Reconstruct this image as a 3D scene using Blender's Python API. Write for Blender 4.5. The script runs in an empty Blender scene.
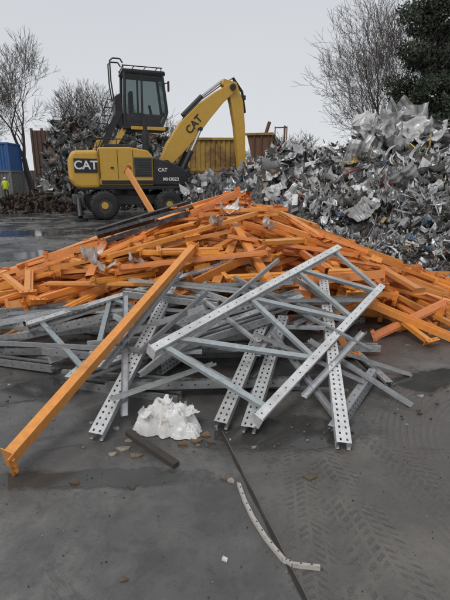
import bpy, math, random
import numpy as np
from mathutils import Matrix, Vector, Euler, noise as mnoise
R = math.radians
rng = random.Random(7)
scene = bpy.context.scene
COL = scene.collection

# ------------------------------------------------------------------ node helpers
class NB:
    def __init__(s, name):
        s.m = bpy.data.materials.new(name); s.m.use_nodes = True
        s.t = s.m.node_tree; s.b = s.t.nodes['Principled BSDF']
        s.tc = s.t.nodes.new('ShaderNodeTexCoord')
    def link(s, a, b): s.t.links.new(a, b)
    def put(s, sock, v):
        if hasattr(v, 'is_output'): s.link(v, sock)
        else: sock.default_value = v
    def math(s, op, a, b=0.0, clamp=False):
        n = s.t.nodes.new('ShaderNodeMath'); n.operation = op; n.use_clamp = clamp
        s.put(n.inputs[0], a); s.put(n.inputs[1], b); return n.outputs[0]
    def noise(s, scale, detail=4, rough=.55, vec=None, dist=0.0):
        n = s.t.nodes.new('ShaderNodeTexNoise'); n.inputs['Scale'].default_value = scale
        n.inputs['Detail'].default_value = detail; n.inputs['Roughness'].default_value = rough
        n.inputs['Distortion'].default_value = dist
        s.link(vec if vec is not None else s.tc.outputs['Object'], n.inputs['Vector']); return n.outputs['Fac']
    def ramp(s, v, lo, hi, a=0.0, b=1.0):
        n = s.t.nodes.new('ShaderNodeMapRange'); n.interpolation_type = 'SMOOTHSTEP'
        s.put(n.inputs[0], v); n.inputs[1].default_value = lo; n.inputs[2].default_value = hi
        n.inputs[3].default_value = a; n.inputs[4].default_value = b; return n.outputs[0]
    def mix(s, f, a, b, mode='MIX'):
        n = s.t.nodes.new('ShaderNodeMix'); n.data_type = 'RGBA'; n.blend_type = mode
        s.put(n.inputs[0], f); s.put(n.inputs[6], a); s.put(n.inputs[7], b); return n.outputs[2]
    def attr(s, name='tint'):
        n = s.t.nodes.new('ShaderNodeAttribute'); n.attribute_name = name; return n.outputs['Color']
    def bump(s, h, strength=.3, dist=.01):
        n = s.t.nodes.new('ShaderNodeBump'); n.inputs['Strength'].default_value = strength
        n.inputs['Distance'].default_value = dist; s.link(h, n.inputs['Height'])
        s.link(n.outputs[0], s.b.inputs['Normal'])

def c4(c): return (c[0], c[1], c[2], 1.0)

def surf(name, color=None, rough=.5, metal=0.0, dirt=(.12, .09, .07), amt=.5, scale=6.0, bump=.15, bdist=.004, lo=.5, hi=.7, scratch=None, var=(.82, 1.12)):
    n = NB(name)
    base = n.attr() if color is None else c4(color)
    n1 = n.noise(scale, 6, .65); n2 = n.noise(scale * 7, 4, .6)
    f = n.math('MULTIPLY', n.ramp(n.math('ADD', n.math('MULTIPLY', n1, .7), n.math('MULTIPLY', n2, .3)), lo, hi), amt)
    vr = n.ramp(n2, .3, .7, *var)
    cmb = n.t.nodes.new('ShaderNodeCombineColor')
    for i in range(3): n.link(vr, cmb.inputs[i])
    c = n.mix(1.0, base, cmb.outputs[0], 'MULTIPLY')
    c = n.mix(f, c, c4(dirt))
    if scratch:
        n3 = n.noise(scale * 14, 5, .75, dist=.6)
        c = n.mix(n.ramp(n3, .61, .67, 0, .75), c, c4(scratch))
    n.link(c, n.b.inputs['Base Color'])
    n.link(n.math('ADD', n.math('MULTIPLY', f, .4), rough, True), n.b.inputs['Roughness'])
    n.link(n.math('MULTIPLY', n.math('SUBTRACT', 1.0, f), metal), n.b.inputs['Metallic'])
    if bump: n.bump(n2, bump, bdist)
    return n.m

M = {}
M['orange'] = surf('orange_paint', None, .34, 0, (.24, .11, .05), .6, 3.5, .10, lo=.53, hi=.70, scratch=(.34, .22, .15), var=(.9, 1.08))
M['galv'] = surf('galvanised_steel', None, .40, .35, (.19, .165, .14), .65, 4.0, .10, lo=.47, hi=.69, scratch=(.22, .20, .18))
M['scrap'] = surf('scrap_metal', None, .42, .35, (.15, .13, .11), .7, 2.6, .4, .012, lo=.46, hi=.64)
M['mound'] = surf('scrap_fines', (.045, .043, .04), .7, 0, (.30, .29, .28), .9, 9.0, 1.0, .08, lo=.46, hi=.56)
M['yellow'] = surf('machine_yellow_paint', (.58, .34, .05), .4, 0, (.16, .11, .07), .35, .9, .03, lo=.55, hi=.8, var=(.95, 1.04))
M['black'] = surf('machine_black_paint', (.018, .018, .02), .45, 0, (.09, .08, .07), .4, 2.0, .05)
M['grey'] = surf('machine_grey_paint', (.06, .062, .065), .5, 0, (.14, .12, .1), .5, 2.0, .05)
M['chrome'] = surf('cylinder_rod', (.6, .6, .62), .2, .9, (.2, .18, .15), .1, 3, 0)
M['rubber'] = surf('tyre_rubber', (.022, .022, .022), .8, 0, (.13, .11, .09), .6, 3, .3, .01)
M['white'] = surf('white_paint', (.75, .75, .74), .5, 0, (.3, .28, .25), .3, 5, .05)
M['rust'] = surf('rusty_steel', (.17, .085, .05), .8, .1, (.07, .045, .035), .7, 1.5, .4, .01, scratch=(.3, .24, .2))
M['ochre'] = surf('faded_yellow_paint', (.42, .27, .06), .6, 0, (.14, .07, .04), .85, .9, .2, .01, lo=.43, hi=.6)
M['blue'] = surf('blue_paint', (.03, .11, .30), .5, 0, (.08, .07, .07), .5, 1.0, .1)
M['bark'] = surf('bark', (.075, .065, .055), .9, 0, (.04, .036, .03), .6, 2.0, .5, .02)
M['twig'] = surf('twig_bark', (.11, .095, .085), .9, 0, (.06, .05, .045), .6, .5, 0)
M['leaf'] = surf('ivy_foliage', None, .55, 0, (.02, .03, .012), .4, 2.0, 0)
M['wood'] = surf('weathered_wood', None, .85, 0, (.05, .035, .025), .7, 9.0, .4, .004)
M['brick'] = surf('brown_cladding', (.10, .06, .045), .8, 0, (.05, .035, .03), .5, 1.2, .2, .02)
M['fence'] = surf('grey_cladding', (.17, .17, .16), .8, 0, (.10, .09, .07), .7, .8, .2, .02)
M['plastic'] = surf('dirty_plastic_sheet', (.66, .65, .63), .28, 0, (.33, .23, .15), .7, 6, .2, .003, lo=.54, hi=.63, var=(.92, 1.05))
M['debris'] = surf('litter', None, .8, 0, (.06, .05, .045), .5, 30, .3, .003)
M['vest'] = surf('hi_vis_fabric', (.70, .80, .05), .8, 0, (.3, .3, .05), .2, 8, 0)
M['cloth'] = surf('dark_workwear', (.03, .035, .05), .9, 0, (.05, .05, .05), .3, 8, 0)
M['skin'] = surf('skin', (.45, .26, .19), .6, 0, (.3, .17, .12), .2, 8, 0)

g = NB('cab_glass')
t = g.t; tr = t.nodes.new('ShaderNodeBsdfTransparent'); tr.inputs[0].default_value = (.38, .43, .43, 1)
gl = t.nodes.new('ShaderNodeBsdfGlossy'); gl.inputs[0].default_value = (.8, .85, .85, 1); gl.inputs[1].default_value = .04
fr = t.nodes.new('ShaderNodeFresnel'); fr.inputs[0].default_value = 1.5
mx = t.nodes.new('ShaderNodeMixShader'); t.links.new(fr.outputs[0], mx.inputs[0]); t.links.new(tr.outputs[0], mx.inputs[1]); t.links.new(gl.outputs[0], mx.inputs[2])
t.links.new(mx.outputs[0], t.nodes['Material Output'].inputs[0]); M['glass'] = g.m

# ------------------------------------------------------------------ mesh builder
class MB:
    def __init__(s): s.v = []; s.f = []; s.c = []; s.m = []; s.n = 0; s.sm = []
    def add(s, V, F, mat=None, tint=(1, 1, 1), mi=0, smooth=False):
        V = np.asarray(V, dtype=float)
        if mat is not None:
            A = np.array(mat); V = V @ A[:3, :3].T + A[:3, 3]
        s.v.append(V)
        k = s.n
        for f in F: s.f.append(tuple(i + k for i in f))
        s.c.extend([tint] * len(F)); s.m.extend([mi] * len(F)); s.sm.extend([smooth] * len(F)); s.n += len(V)
    def build(s, name, mats, parent=None, smooth=False):
        me = bpy.data.meshes.new(name)
        me.from_pydata(np.vstack(s.v).tolist(), [], s.f)
        a = me.attributes.new('tint', 'FLOAT_COLOR', 'FACE')
        arr = np.ones((len(s.f), 4)); arr[:, :3] = np.array(s.c)
        a.data.foreach_set('color', arr.ravel())
        for m in mats: me.materials.append(m)
        me.polygons.foreach_set('material_index', s.m)
        me.polygons.foreach_set('use_smooth', [True] * len(s.f) if smooth else s.sm)
        me.update()
        o = bpy.data.objects.new(name, me); COL.objects.link(o)
        if parent: o.parent = parent
        return o

def box_vf(x0, x1, y0, y1, z0, z1):
    V = [(x0, y0, z0), (x1, y0, z0), (x1, y1, z0), (x0, y1, z0), (x0, y0, z1), (x1, y0, z1), (x1, y1, z1), (x0, y1, z1)]
    F = [(0, 3, 2, 1), (4, 5, 6, 7), (0, 1, 5, 4), (1, 2, 6, 5), (2, 3, 7, 6), (3, 0, 4, 7)]
    return V, F

def tube_vf(p1, p2, r1, r2, n=6, caps=True):
    p1 = Vector(p1); p2 = Vector(p2); d = (p2 - p1)
    if d.length < 1e-6: d = Vector((0, 0, 1))
    d.normalize(); a = d.orthogonal().normalized(); b = d.cross(a)
    V = []
    for p, r in ((p1, r1), (p2, r2)):
        for i in range(n):
            an = 2 * math.pi * i / n
            q = p + a * (math.cos(an) * r) + b * (math.sin(an) * r); V.append(tuple(q))
    F = [(i, (i + 1) % n, n + (i + 1) % n, n + i) for i in range(n)]
    if caps: F += [tuple(range(n - 1, -1, -1)), tuple(range(n, 2 * n))]
    return V, F

def empty(name, loc=(0, 0, 0), rz=0):
    e = bpy.data.objects.new(name, None); COL.objects.link(e); e.location = loc; e.rotation_euler = (0, 0, rz)
    e.empty_display_size = .2; return e

def part(name, V, F, mat, parent=None, bevel=0, smooth=False):
    me = bpy.data.meshes.new(name); me.from_pydata([tuple(v) for v in V], [], F)
    me.materials.append(mat); me.update()
    o = bpy.data.objects.new(name, me); COL.objects.link(o)
    if parent: o.parent = parent
    if smooth: me.polygons.foreach_set('use_smooth', [True] * len(F))
    if bevel:
        b = o.modifiers.new('bevel', 'BEVEL'); b.width = bevel; b.segments = 3; b.limit_method = 'ANGLE'; b.angle_limit = R(30)
    return o
def pbox(name, d, mat, parent=None, bevel=0): V, F = box_vf(*d); return part(name, V, F, mat, parent, bevel)
def ptube(name, p1, p2, r, mat, parent=None, n=12, r2=None):
    V, F = tube_vf(p1, p2, r, r if r2 is None else r2, n); return part(name, V, F, mat, parent)
def prism(name, pts, y0, y1, mat, parent=None, bevel=0):
    n = len(pts); V = [(x, y0, z) for x, z in pts] + [(x, y1, z) for x, z in pts]
    F = [tuple(range(n)), tuple(range(2 * n - 1, n - 1, -1))] + [(i, n + i, n + (i + 1) % n, (i + 1) % n) for i in range(n)]
    return part(name, V, F, mat, parent, bevel)

# ------------------------------------------------------------------ ground
def ground_material():
    n = NB('wet_concrete_yard'); vec = n.tc.outputs['Object']
    sp = n.t.nodes.new('ShaderNodeSeparateXYZ'); n.link(vec, sp.inputs[0]); X, Y = sp.outputs[0], sp.outputs[1]
    big = n.noise(.55, 5, .6, dist=.4); mid = n.noise(3.0, 7, .65, dist=.3); fine = n.noise(45, 5, .7); grit = n.noise(220, 3, .7)
    blot = n.noise(11, 6, .7, dist=.5)
    col = n.mix(n.ramp(mid, .3, .72), (.090, .087, .083, 1), (.190, .184, .172, 1))
    col = n.mix(n.ramp(big, .38, .62, 0, .5), col, (.078, .074, .070, 1))
    col = n.mix(n.ramp(blot, .50, .66, 0, .45), col, (.055, .052, .048, 1))
    col = n.mix(n.ramp(blot, .28, .40, .35, 0), col, (.25, .24, .225, 1))
    jx = n.math('SUBTRACT', X, n.math('MULTIPLY', n.math('SUBTRACT', 2.42, Y), .272))
    right = n.ramp(n.math('ADD', jx, n.math('MULTIPLY', n.math('SUBTRACT', mid, .5), .15)), .0, .06)
    near = n.ramp(Y, 2.5, 3.6, 1, 0)
    right = n.math('MULTIPLY', right, near)
    col = n.mix(n.math('MULTIPLY', right, .5), col, (.135, .118, .10, 1))
    col = n.mix(n.ramp(fine, .56, .70, 0, .6), col, (.045, .042, .038, 1))
    col = n.mix(n.ramp(grit, .62, .72, 0, .55), col, (.36, .34, .31, 1))
    def band(px, py, ang, w, pitch):
        ca, sa = math.cos(ang), math.sin(ang)
        dx = n.math('SUBTRACT', X, px); dy = n.math('SUBTRACT', Y, py)
        al = n.math('ADD', n.math('MULTIPLY', dx, ca), n.math('MULTIPLY', dy, sa))
        ac = n.math('SUBTRACT', n.math('MULTIPLY', dy, ca), n.math('MULTIPLY', dx, sa))
        al = n.math('ADD', al, n.math('MULTIPLY', blot, .03)); ac = n.math('ADD', ac, n.math('MULTIPLY', blot, .02))
        aa = n.math('ABSOLUTE', ac)
        mask = n.ramp(n.math('ADD', aa, n.math('MULTIPLY', mid, .05)), w, w + .05, 1, 0)
        s1 = n.math('SINE', n.math('MULTIPLY', n.math('ADD', al, n.math('MULTIPLY', aa, .7)), 2 * math.pi / pitch))
        s2 = n.math('SINE', n.math('MULTIPLY', ac, 2 * math.pi / .062))
        tr = n.math('MULTIPLY', n.ramp(s1, -.1, .35), n.ramp(s2, -.75, -.3))
        wear = n.ramp(n.noise(6, 5, .65), .40, .58)
        return n.math('MULTIPLY', n.math('MULTIPLY', mask, tr), n.math('MULTIPLY', wear, n.ramp(Y, 2.3, 3.4, 1, .2)))
    t1 = band(.62, 2.0, R(99), .15, .045); t2 = band(1.12, 1.9, R(107), .13, .05); t3 = band(.35, 1.4, R(84), .10, .04)
    rr = n.math('SQRT', n.math('ADD', n.math('POWER', n.math('SUBTRACT', X, 2.3), 2), n.math('POWER', n.math('SUBTRACT', Y, 2.1), 2)))
    ring = n.math('MULTIPLY', n.ramp(n.math('SINE', n.math('MULTIPLY', rr, 150)), -.2, .5),
                  n.math('MULTIPLY', n.ramp(rr, .95, 1.0), n.math('MULTIPLY', n.ramp(rr, 1.35, 1.42, 1, 0), n.ramp(mid, .4, .6))))
    tread = n.math('MAXIMUM', n.math('MAXIMUM', t1, t2), n.math('MAXIMUM', t3, n.math('MULTIPLY', ring, .6)))
    col = n.mix(n.math('MULTIPLY', tread, .5), col, (.06, .054, .048, 1))
    def ell(cx, cy, rx, ry, rot=0):
        ca, sa = math.cos(rot), math.sin(rot)
        dx = n.math('SUBTRACT', X, cx); dy = n.math('SUBTRACT', Y, cy)
        a = n.math('DIVIDE', n.math('ADD', n.math('MULTIPLY', dx, ca), n.math('MULTIPLY', dy, sa)), rx)
        b = n.math('DIVIDE', n.math('SUBTRACT', n.math('MULTIPLY', dy, ca), n.math('MULTIPLY', dx, sa)), ry)
        d = n.math('SQRT', n.math('ADD', n.math('MULTIPLY', a, a), n.math('MULTIPLY', b, b)))
        d = n.math('ADD', d, n.math('MULTIPLY', n.math('SUBTRACT', mid, .5), 1.6))
        return n.ramp(d, .7, 1.05, 1, 0)
    w = ell(-.75, 2.06, .8, .10, .03)
    for a in ((-1.5, 3.1, .5, .22, .3), (.35, 2.5, .8, .22, .1), (-3.8, 9.5, 1.6, .9, 0), (-2.2, 12, 1.6, 1.0, .2), (-6.5, 13.5, 2.4, 1.1, 0), (-4.6, 6.7, 1.1, .4, 0), (1.7, 3.3, .5, .2, .4), (-1.9, 2.2, .5, .12, 0)):
        w = n.math('MAXIMUM', w, ell(*a))
    damp = n.ramp(n.noise(1.1, 6, .65, dist=.5), .38, .54)
    far = n.math('MULTIPLY', n.ramp(Y, 5.5, 8, 0, 1), n.ramp(n.noise(.8, 5, .6, dist=1.0), .42, .55))
    film = n.math('MULTIPLY', n.ramp(n.noise(2.6, 7, .7, dist=.8), .56, .66), .55)
    w = n.math('MAXIMUM', n.math('MAXIMUM', w, film), n.math('MULTIPLY', far, .7))
    col = n.mix(n.math('MULTIPLY', damp, .45), col, (.055, .052, .049, 1))
    col = n.mix(n.math('MULTIPLY', w, .75), col, (.036, .035, .033, 1))
    n.link(col, n.b.inputs['Base Color'])
    ro = n.math('SUBTRACT', .52, n.math('MULTIPLY', damp, .26))
    ro = n.math('SUBTRACT', ro, n.math('MULTIPLY', w, .45), True)
    n.link(n.math('MAXIMUM', ro, .06), n.b.inputs['Roughness'])
    h = n.math('ADD', n.math('MULTIPLY', fine, .6), n.math('MULTIPLY', mid, 1.5))
    h = n.math('ADD', h, n.math('MULTIPLY', grit, .25))
    h = n.math('SUBTRACT', h, n.math('MULTIPLY', tread, .9))
    h = n.math('MULTIPLY', h, n.math('SUBTRACT', 1.0, n.math('MULTIPLY', w, .93)))
    n.bump(h, .6, .008)
    return n.m
S = 260
part('ground', [(-S, -S, 0), (S, -S, 0), (S, S, 0), (-S, S, 0)], [(0, 1, 2, 3)], ground_material())

mb = MB()
d = Vector((.316 - .0, 1.33 - 2.42, 0)).normalized(); p0 = Vector((-.03, 2.52, 0)); nn = Vector((-d.y, d.x, 0))
for i in range(24):
    a = p0 + d * (i * .075); b = p0 + d * ((i + 1) * .075)
    w0 = .007 + .003 * math.sin(i * 1.7); w1 = .007 + .003 * math.sin((i + 1) * 1.7)
    mb.add([tuple(a - nn * w0 + Vector((0, 0, .004))), tuple(b - nn * w1 + Vector((0, 0, .004))), tuple(b + nn * w1 + Vector((0, 0, .004))), tuple(a + nn * w0 + Vector((0, 0, .004)))], [(0, 1, 2, 3)], tint=(.022, .02, .018))
    mb.add(*box_vf(0, .0755, 0, .005, 0, .006), mat=Matrix.Translation(a + nn * .011) @ Matrix.Rotation(math.atan2(d.y, d.x), 4, 'Z'), tint=(.12, .105, .09))
mb.build('slab_joint', [M['debris']])

# ------------------------------------------------------------------ racking profile prototypes
def orange_beam(L, c0=True, c1=True, hs=1.0):
    V = []; F = []
    prof = [(-.025, -.05), (.025, -.05), (.025, .02), (.006, .02), (.006, .05), (-.025, .05)]
    prof = [(y * hs, z * hs) for y, z in prof]
    xs = [-L / 2, L / 2]; k = len(prof)
    for x in xs: V += [(x, y, z) for y, z in prof]
    F += [(i, (i + 1) % k, k + (i + 1) % k, k + i) for i in range(k)]
    def add(b):
        n0 = len(V); v, f = box_vf(*b); V.extend(v); F.extend([tuple(i + n0 for i in q) for q in f])
    for e, s in ((c0, -1), (c1, 1)):
        if e:
            x = s * L / 2
            add((min(x, x + s * .005), max(x, x + s * .005), -.034 * hs, .034 * hs, -.085, .085))
            add((min(x, x + s * .045), max(x, x + s * .045), .034 * hs, .034 * hs + .005, -.085, .085))
            for zz in (-.06, 0, .05):
                add((x + (0.012 if s > 0 else -.03), x + (.03 if s > 0 else -.012), .034 * hs + .005, .034 * hs + .018, zz, zz + .016))
    return V, F

def upright(L, W=.09, D=.06, pitch=.05, sidehole=True):
    V = []; F = []
    def quad(a, b, c, d):
        n0 = len(V); V.extend([a, b, c, d]); F.append((n0, n0 + 1, n0 + 2, n0 + 3))
    ys = [-W / 2, -.026, -.014, .014, .026, W / 2]; z = D / 2
    nseg = int(L / pitch)
    for i in range(nseg):
        x0 = -L / 2 + i * pitch; xa = x0 + pitch * .30; xb = x0 + pitch * .68; x1 = x0 + pitch
        quad((x0, ys[0], z), (xa, ys[0], z), (xa, ys[5], z), (x0, ys[5], z))
        quad((xb, ys[0], z), (x1, ys[0], z), (x1, ys[5], z), (xb, ys[5], z))
        for a, b in ((0, 1), (2, 3), (4, 5)): quad((xa, ys[a], z), (xb, ys[a], z), (xb, ys[b], z), (xa, ys[b], z))
    X0, X1 = -L / 2, -L / 2 + nseg * pitch
    for s in (-1, 1):
        y = s * W / 2
        zs = [-D / 2, -.005, .005, D / 2]
        for i in range(0, nseg, 2):
            x0 = X0 + i * pitch; x1 = min(X1, x0 + 2 * pitch); xa = x0 + .035; xb = min(x1, x0 + .048)
            if not sidehole: quad((x0, y, zs[0]), (x1, y, zs[0]), (x1, y, zs[3]), (x0, y, zs[3])); continue
            quad((x0, y, zs[0]), (xa, y, zs[0]), (xa, y, zs[3]), (x0, y, zs[3]))
            quad((xb, y, zs[0]), (x1, y, zs[0]), (x1, y, zs[3]), (xb, y, zs[3]))
            quad((xa, y, zs[0]), (xb, y, zs[0]), (xb, y, zs[1]), (xa, y, zs[1]))
            quad((xa, y, zs[2]), (xb, y, zs[2]), (xb, y, zs[3]), (xa, y, zs[3]))
        quad((X0, y, -D / 2), (X1, y, -D / 2), (X1, y - s * .022, -D / 2), (X0, y - s * .022, -D / 2))
        quad((X0, y - s * .022, -D / 2), (X1, y - s * .022, -D / 2), (X1, y - s * .022, -D / 2 + .014), (X0, y - s * .022, -D / 2 + .014))
    return V, F

def channel(L, W=.036, D=.024):
    V = []; prof = [(-W / 2, -D / 2), (-W / 2, D / 2), (W / 2, D / 2), (W / 2, -D / 2)]
    for x in (-L / 2, L / 2): V += [(x, y, z) for y, z in prof]
    return V, [(i, i + 1, 5 + i, 4 + i) for i in range(3)]

def frame_mat(p1, p2, up=(0, 0, 1)):
    p1 = Vector(p1); p2 = Vector(p2); x = (p2 - p1).normalized(); up = Vector(up)
    y = up.cross(x).normalized(); z = x.cross(y)
    m = Matrix((x, y, z)).transposed().to_4x4(); m.translation = (p1 + p2) / 2
    return m, (p2 - p1).length

# ------------------------------------------------------------------ drop stacking
CELL = .05; GX0, GY0 = -6.0, .5; NX, NY = 240, 200
H = np.zeros((NX, NY)); SC = 1.0
def target(x, y):
    dx = (x - .05) / np.where(x > 0, 3.15, 3.7); dy = y - 6.1
    dy = np.where(dy < 0, dy / 3.6, dy / 2.4)
    dd = np.sqrt(dx * dx + dy * dy)
    h = 1.38 * np.clip(1 - dd, 0, 1) ** .82
    return h * np.where(y < 4.6, np.clip(1 - (4.6 - y) * .16, 0, 1), 1)
def samples(cx, cy, a, L, w):
    n = max(8, int(L / .05)); ts = np.linspace(-L / 2, L / 2, n)
    ca, sa = math.cos(a), math.sin(a); xs = []; ys = []
    for o in (-w / 2, 0, w / 2):
        xs.append(cx + ts * ca - o * sa); ys.append(cy + ts * sa + o * ca)
    return ts, np.array(xs), np.array(ys)
def idx(xs, ys):
    return np.clip(((xs - GX0) / CELL).astype(int), 0, NX - 1), np.clip(((ys - GY0) / CELL).astype(int), 0, NY - 1)
def drop(cx, cy, a, L, w, th, allow=.15, maxslope=.7, force=False, ymin=2.75, sink=0.0, xmax=99):
    ts, xs, ys = samples(cx, cy, a, L, w); ix, iy = idx(xs, ys)
    if not force and (ys.min() < ymin or xs.max() > xmax or (ys - (ymin - .2 + .32 * np.abs(xs))).min() < 0): return None
    h = H[ix, iy].max(axis=0); neg = ts <= 0
    ti = ts[neg][:, None]; hi = h[neg][:, None]; tj = ts[~neg][None, :]; hj = h[~neg][None, :]
    v = (hi * tj - hj * ti) / (tj - ti); k = np.unravel_index(np.argmax(v), v.shape)
    sl = (hj[0, k[1]] - hi[k[0], 0]) / (tj[0, k[1]] - ti[k[0], 0]); z0 = max(0, v[k] - sink)
    if not force:
        if abs(sl) > maxslope: return None
        zt = z0 + sl * ts + th
        if zt.min() < th * .4: return None
        ex = zt - SC * target(xs[1], ys[1])
        if ex[len(ts) // 4: 3 * len(ts) // 4].max() > allow or ex.max() > allow + .14: return None
    zl = z0 + sl * ts + th
    for r in range(3): np.maximum.at(H, (ix[r], iy[r]), zl)
    return z0, sl
def place_m(cx, cy, a, z0, sl, th, roll):
    return Matrix.Translation((cx, cy, z0 + th / 2)) @ Matrix.Rotation(a, 4, 'Z') @ Matrix.Rotation(-math.atan(sl), 4, 'Y') @ Matrix.Rotation(roll, 4, 'X')

OR = MB(); GV = MB(); DK = MB(); cntO = cntG = 0
def otint():
    k = rng.uniform(.72, 1.15); return (.76 * k, (.295 + rng.uniform(-.04, .04)) * k, (.065 + rng.uniform(-.015, .03)) * k)
def gtint():
    k = rng.uniform(.5, 1.15); b = rng.uniform(-.01, .02); return (.47 * k, .48 * k, (.48 + b) * k)
def try_orange(allow=.12, ymin=4.35, ymax=8.0):
    global cntO
    cx = rng.gauss(-.05, 1.6); cy = rng.uniform(ymin, ymax)
    L = rng.choice([.6, .9, 1.2, 1.5, 1.8, 2.1, 2.4])
    if rng.random() < .5: a = math.atan2((cy - 6.3), cx if abs(cx) > .3 else .6 * (1 if cx > 0 else -1)) + rng.gauss(0, .5)
    elif rng.random() < .5: a = rng.gauss(.3, .3)
    else: a = rng.uniform(0, math.pi)
    flat = rng.random() < .5; th = .046 if flat else .088; w = .088 if flat else .045
    r = drop(cx, cy, a, L, w, th, allow, .36, False, 3.9, .02)
    if r is None: return False
    roll = (math.pi / 2 if flat else 0) + rng.choice([0, math.pi]) + rng.gauss(0, .12)
    V, F = orange_beam(L, rng.random() < .7, rng.random() < .7, .88)
    OR.add(V, F, place_m(cx, cy, a, r[0], r[1], th, roll), otint()); cntO += 1; return True
def try_galv(reg, allow=.08, ymin=2.85, steep=False):
    global cntG
    cx = rng.uniform(*reg[0]); cy = rng.uniform(*reg[1]); L = rng.choice([.9, 1.4, 1.9, 2.3])
    a = rng.choice([rng.gauss(.85, .25), rng.gauss(.25, .2), rng.gauss(.1, .3), rng.gauss(1.2, .3), rng.gauss(-.35, .3)])
    if steep: a = rng.choice([rng.gauss(.85, .2), rng.gauss(1.25, .2), rng.gauss(2.1, .3)]); L = min(L, 1.9)
    kind = rng.random(); up = kind < .42
    th = .062 if up else .026
    r = drop(cx, cy, a, L, .09 if up else .036, th, allow, .4, False, ymin, .01, 1.75)
    if r is None: return False
    roll = rng.choice([0, math.pi, math.pi, math.pi / 2 * .95]) + rng.gauss(0, .08)
    V, F = upright(L) if up else channel(L, rng.choice([.036, .045]))
    GV.add(V, F, place_m(cx, cy, a, r[0], r[1], th, roll), gtint()); cntG += 1; return True
for k in range(900):
    if try_galv(((-2.9, 1.5), (2.9, 4.7)), .04) and cntG > 58: break
for sc in (.2, .35, .5, .62, .74, .84, .93, 1.0):
    SC = sc; c0 = cntO
    for k in range(1900):
        try_orange(.09)
        if cntO - c0 > 105: break
SC = 1.0; g0 = cntG
for k in range(900):
    try_galv(((-2.4, 1.1), (2.8, 4.05)), .08)
    if cntG - g0 > 22: break
g0 = cntG
for k in range(1500):
    try_galv(((-.8, 1.1), (2.7, 3.6)), .16, 2.4, True)
    if cntG - g0 > 12: break
def Hat(x, y):
    ix, iy = idx(np.array([x]), np.array([y])); return float(H[ix, iy][0])

for p, q in (((-1.55, 5.25, 1.00), (-.50, 5.95, 1.30)), ((-1.50, 5.10, .97), (-.42, 5.75, 1.25)), ((-1.35, 4.95, .93), (-.45, 5.55, 1.20))):
    m, L = frame_mat(p, q); V, F = box_vf(-L / 2, L / 2, -.03, .03, -.028, .028)
    DK.add(V, F, m @ Matrix.Rotation(rng.gauss(0, .3), 4, 'X'), (.035, .035, .038))
DK.build('dark_steel_sections', [M['galv']])

def lean(p, q, L, w, th, z_near=0.0, mxs=.5):
    a = math.atan2(q[1] - p[1], q[0] - p[0]); cx = p[0] + math.cos(a) * L / 2; cy = p[1] + math.sin(a) * L / 2
    ts, xs, ys = samples(cx, cy, a, L, w); ix, iy = idx(xs, ys); h = H[ix, iy].max(axis=0); s = ts + L / 2
    sl = float(np.max((h[s > .25] - z_near) / s[s > .25])); sl = max(0, min(sl, mxs))
    for r in range(3): np.maximum.at(H, (ix[r], iy[r]), z_near + sl * s + th)
    return cx, cy, a, z_near + sl * L / 2, sl
for p, q, L in (((2.25, 4.35), (1.45, 6.0), 1.9), ((2.5, 4.6), (1.6, 6.1), 1.7), ((2.9, 5.0), (1.8, 6.2), 2.1), ((3.25, 5.6), (2.0, 6.3), 1.9), ((2.75, 5.3), (1.5, 5.7), 1.5), ((3.5, 6.2), (1.8, 6.5), 2.1), ((2.0, 4.5), (1.2, 5.4), 1.3), ((3.0, 5.6), (1.9, 6.0), 1.5),
                ((3.3, 4.9), (2.1, 5.5), 1.6), ((2.95, 4.6), (1.9, 5.1), 1.4), ((2.6, 4.2), (1.9, 4.8), 1.0), ((2.35, 4.1), (1.3, 4.5), 1.2), ((2.05, 4.0), (1.5, 5.0), 1.5),
                ((-3.1, 4.9), (-1.2, 5.6), 2.1), ((-3.3, 5.6), (-1.2, 5.9), 2.1), ((-2.5, 4.3), (-.8, 5.2), 1.7), ((1.15, 3.65), (.85, 5.3), 1.4), ((-3.6, 6.3), (-1.6, 6.3), 2.0), ((-2.9, 4.5), (-1.2, 4.9), 1.8), ((-2.7, 4.7), (-1.2, 5.3), 1.4), ((-2.3, 4.0), (-1.2, 4.7), 1.2)):
    cx, cy, a, z0, sl = lean(p, q, L, .05, .088, 0, .34)
    V, F = orange_beam(L, True, True, .88); OR.add(V, F, place_m(cx, cy, a, z0, sl, .088, rng.choice([0, math.pi / 2])), otint())
V, F = orange_beam(1.1); m, _ = frame_mat((-1.60, 7.3, 1.80), (-1.0, 6.7, .95)); OR.add(V, F, m, otint())
for p, q, L, tt in (((-.82, 2.35), (-.60, 3.65), 2.1, .62), ((-.04, 2.5), (.32, 3.54), 1.5, .5), ((.14, 2.45), (.5, 3.6), 1.3, .48)):
    cx, cy, a, z0, sl = lean(p, q, L, .09, .065, mxs=.3)
    V, F = upright(L); GV.add(V, F, place_m(cx, cy, a, z0, sl, .065, rng.gauss(0, .1)), (tt, tt * 1.01, tt))

L = 2.56; cx, cy, a, z0, sl = lean((-1.225, 2.03), (-.33, 4.35), L, .08, .1, 0, .36)
V, F = orange_beam(L, hs=1.2); mb = MB(); mb.add(V, F, place_m(cx, cy, a, z0 + .025, sl, .1, math.pi + .25), (.74, .30, .07)); mb.build('orange_racking_beam', [M['orange']])

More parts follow.
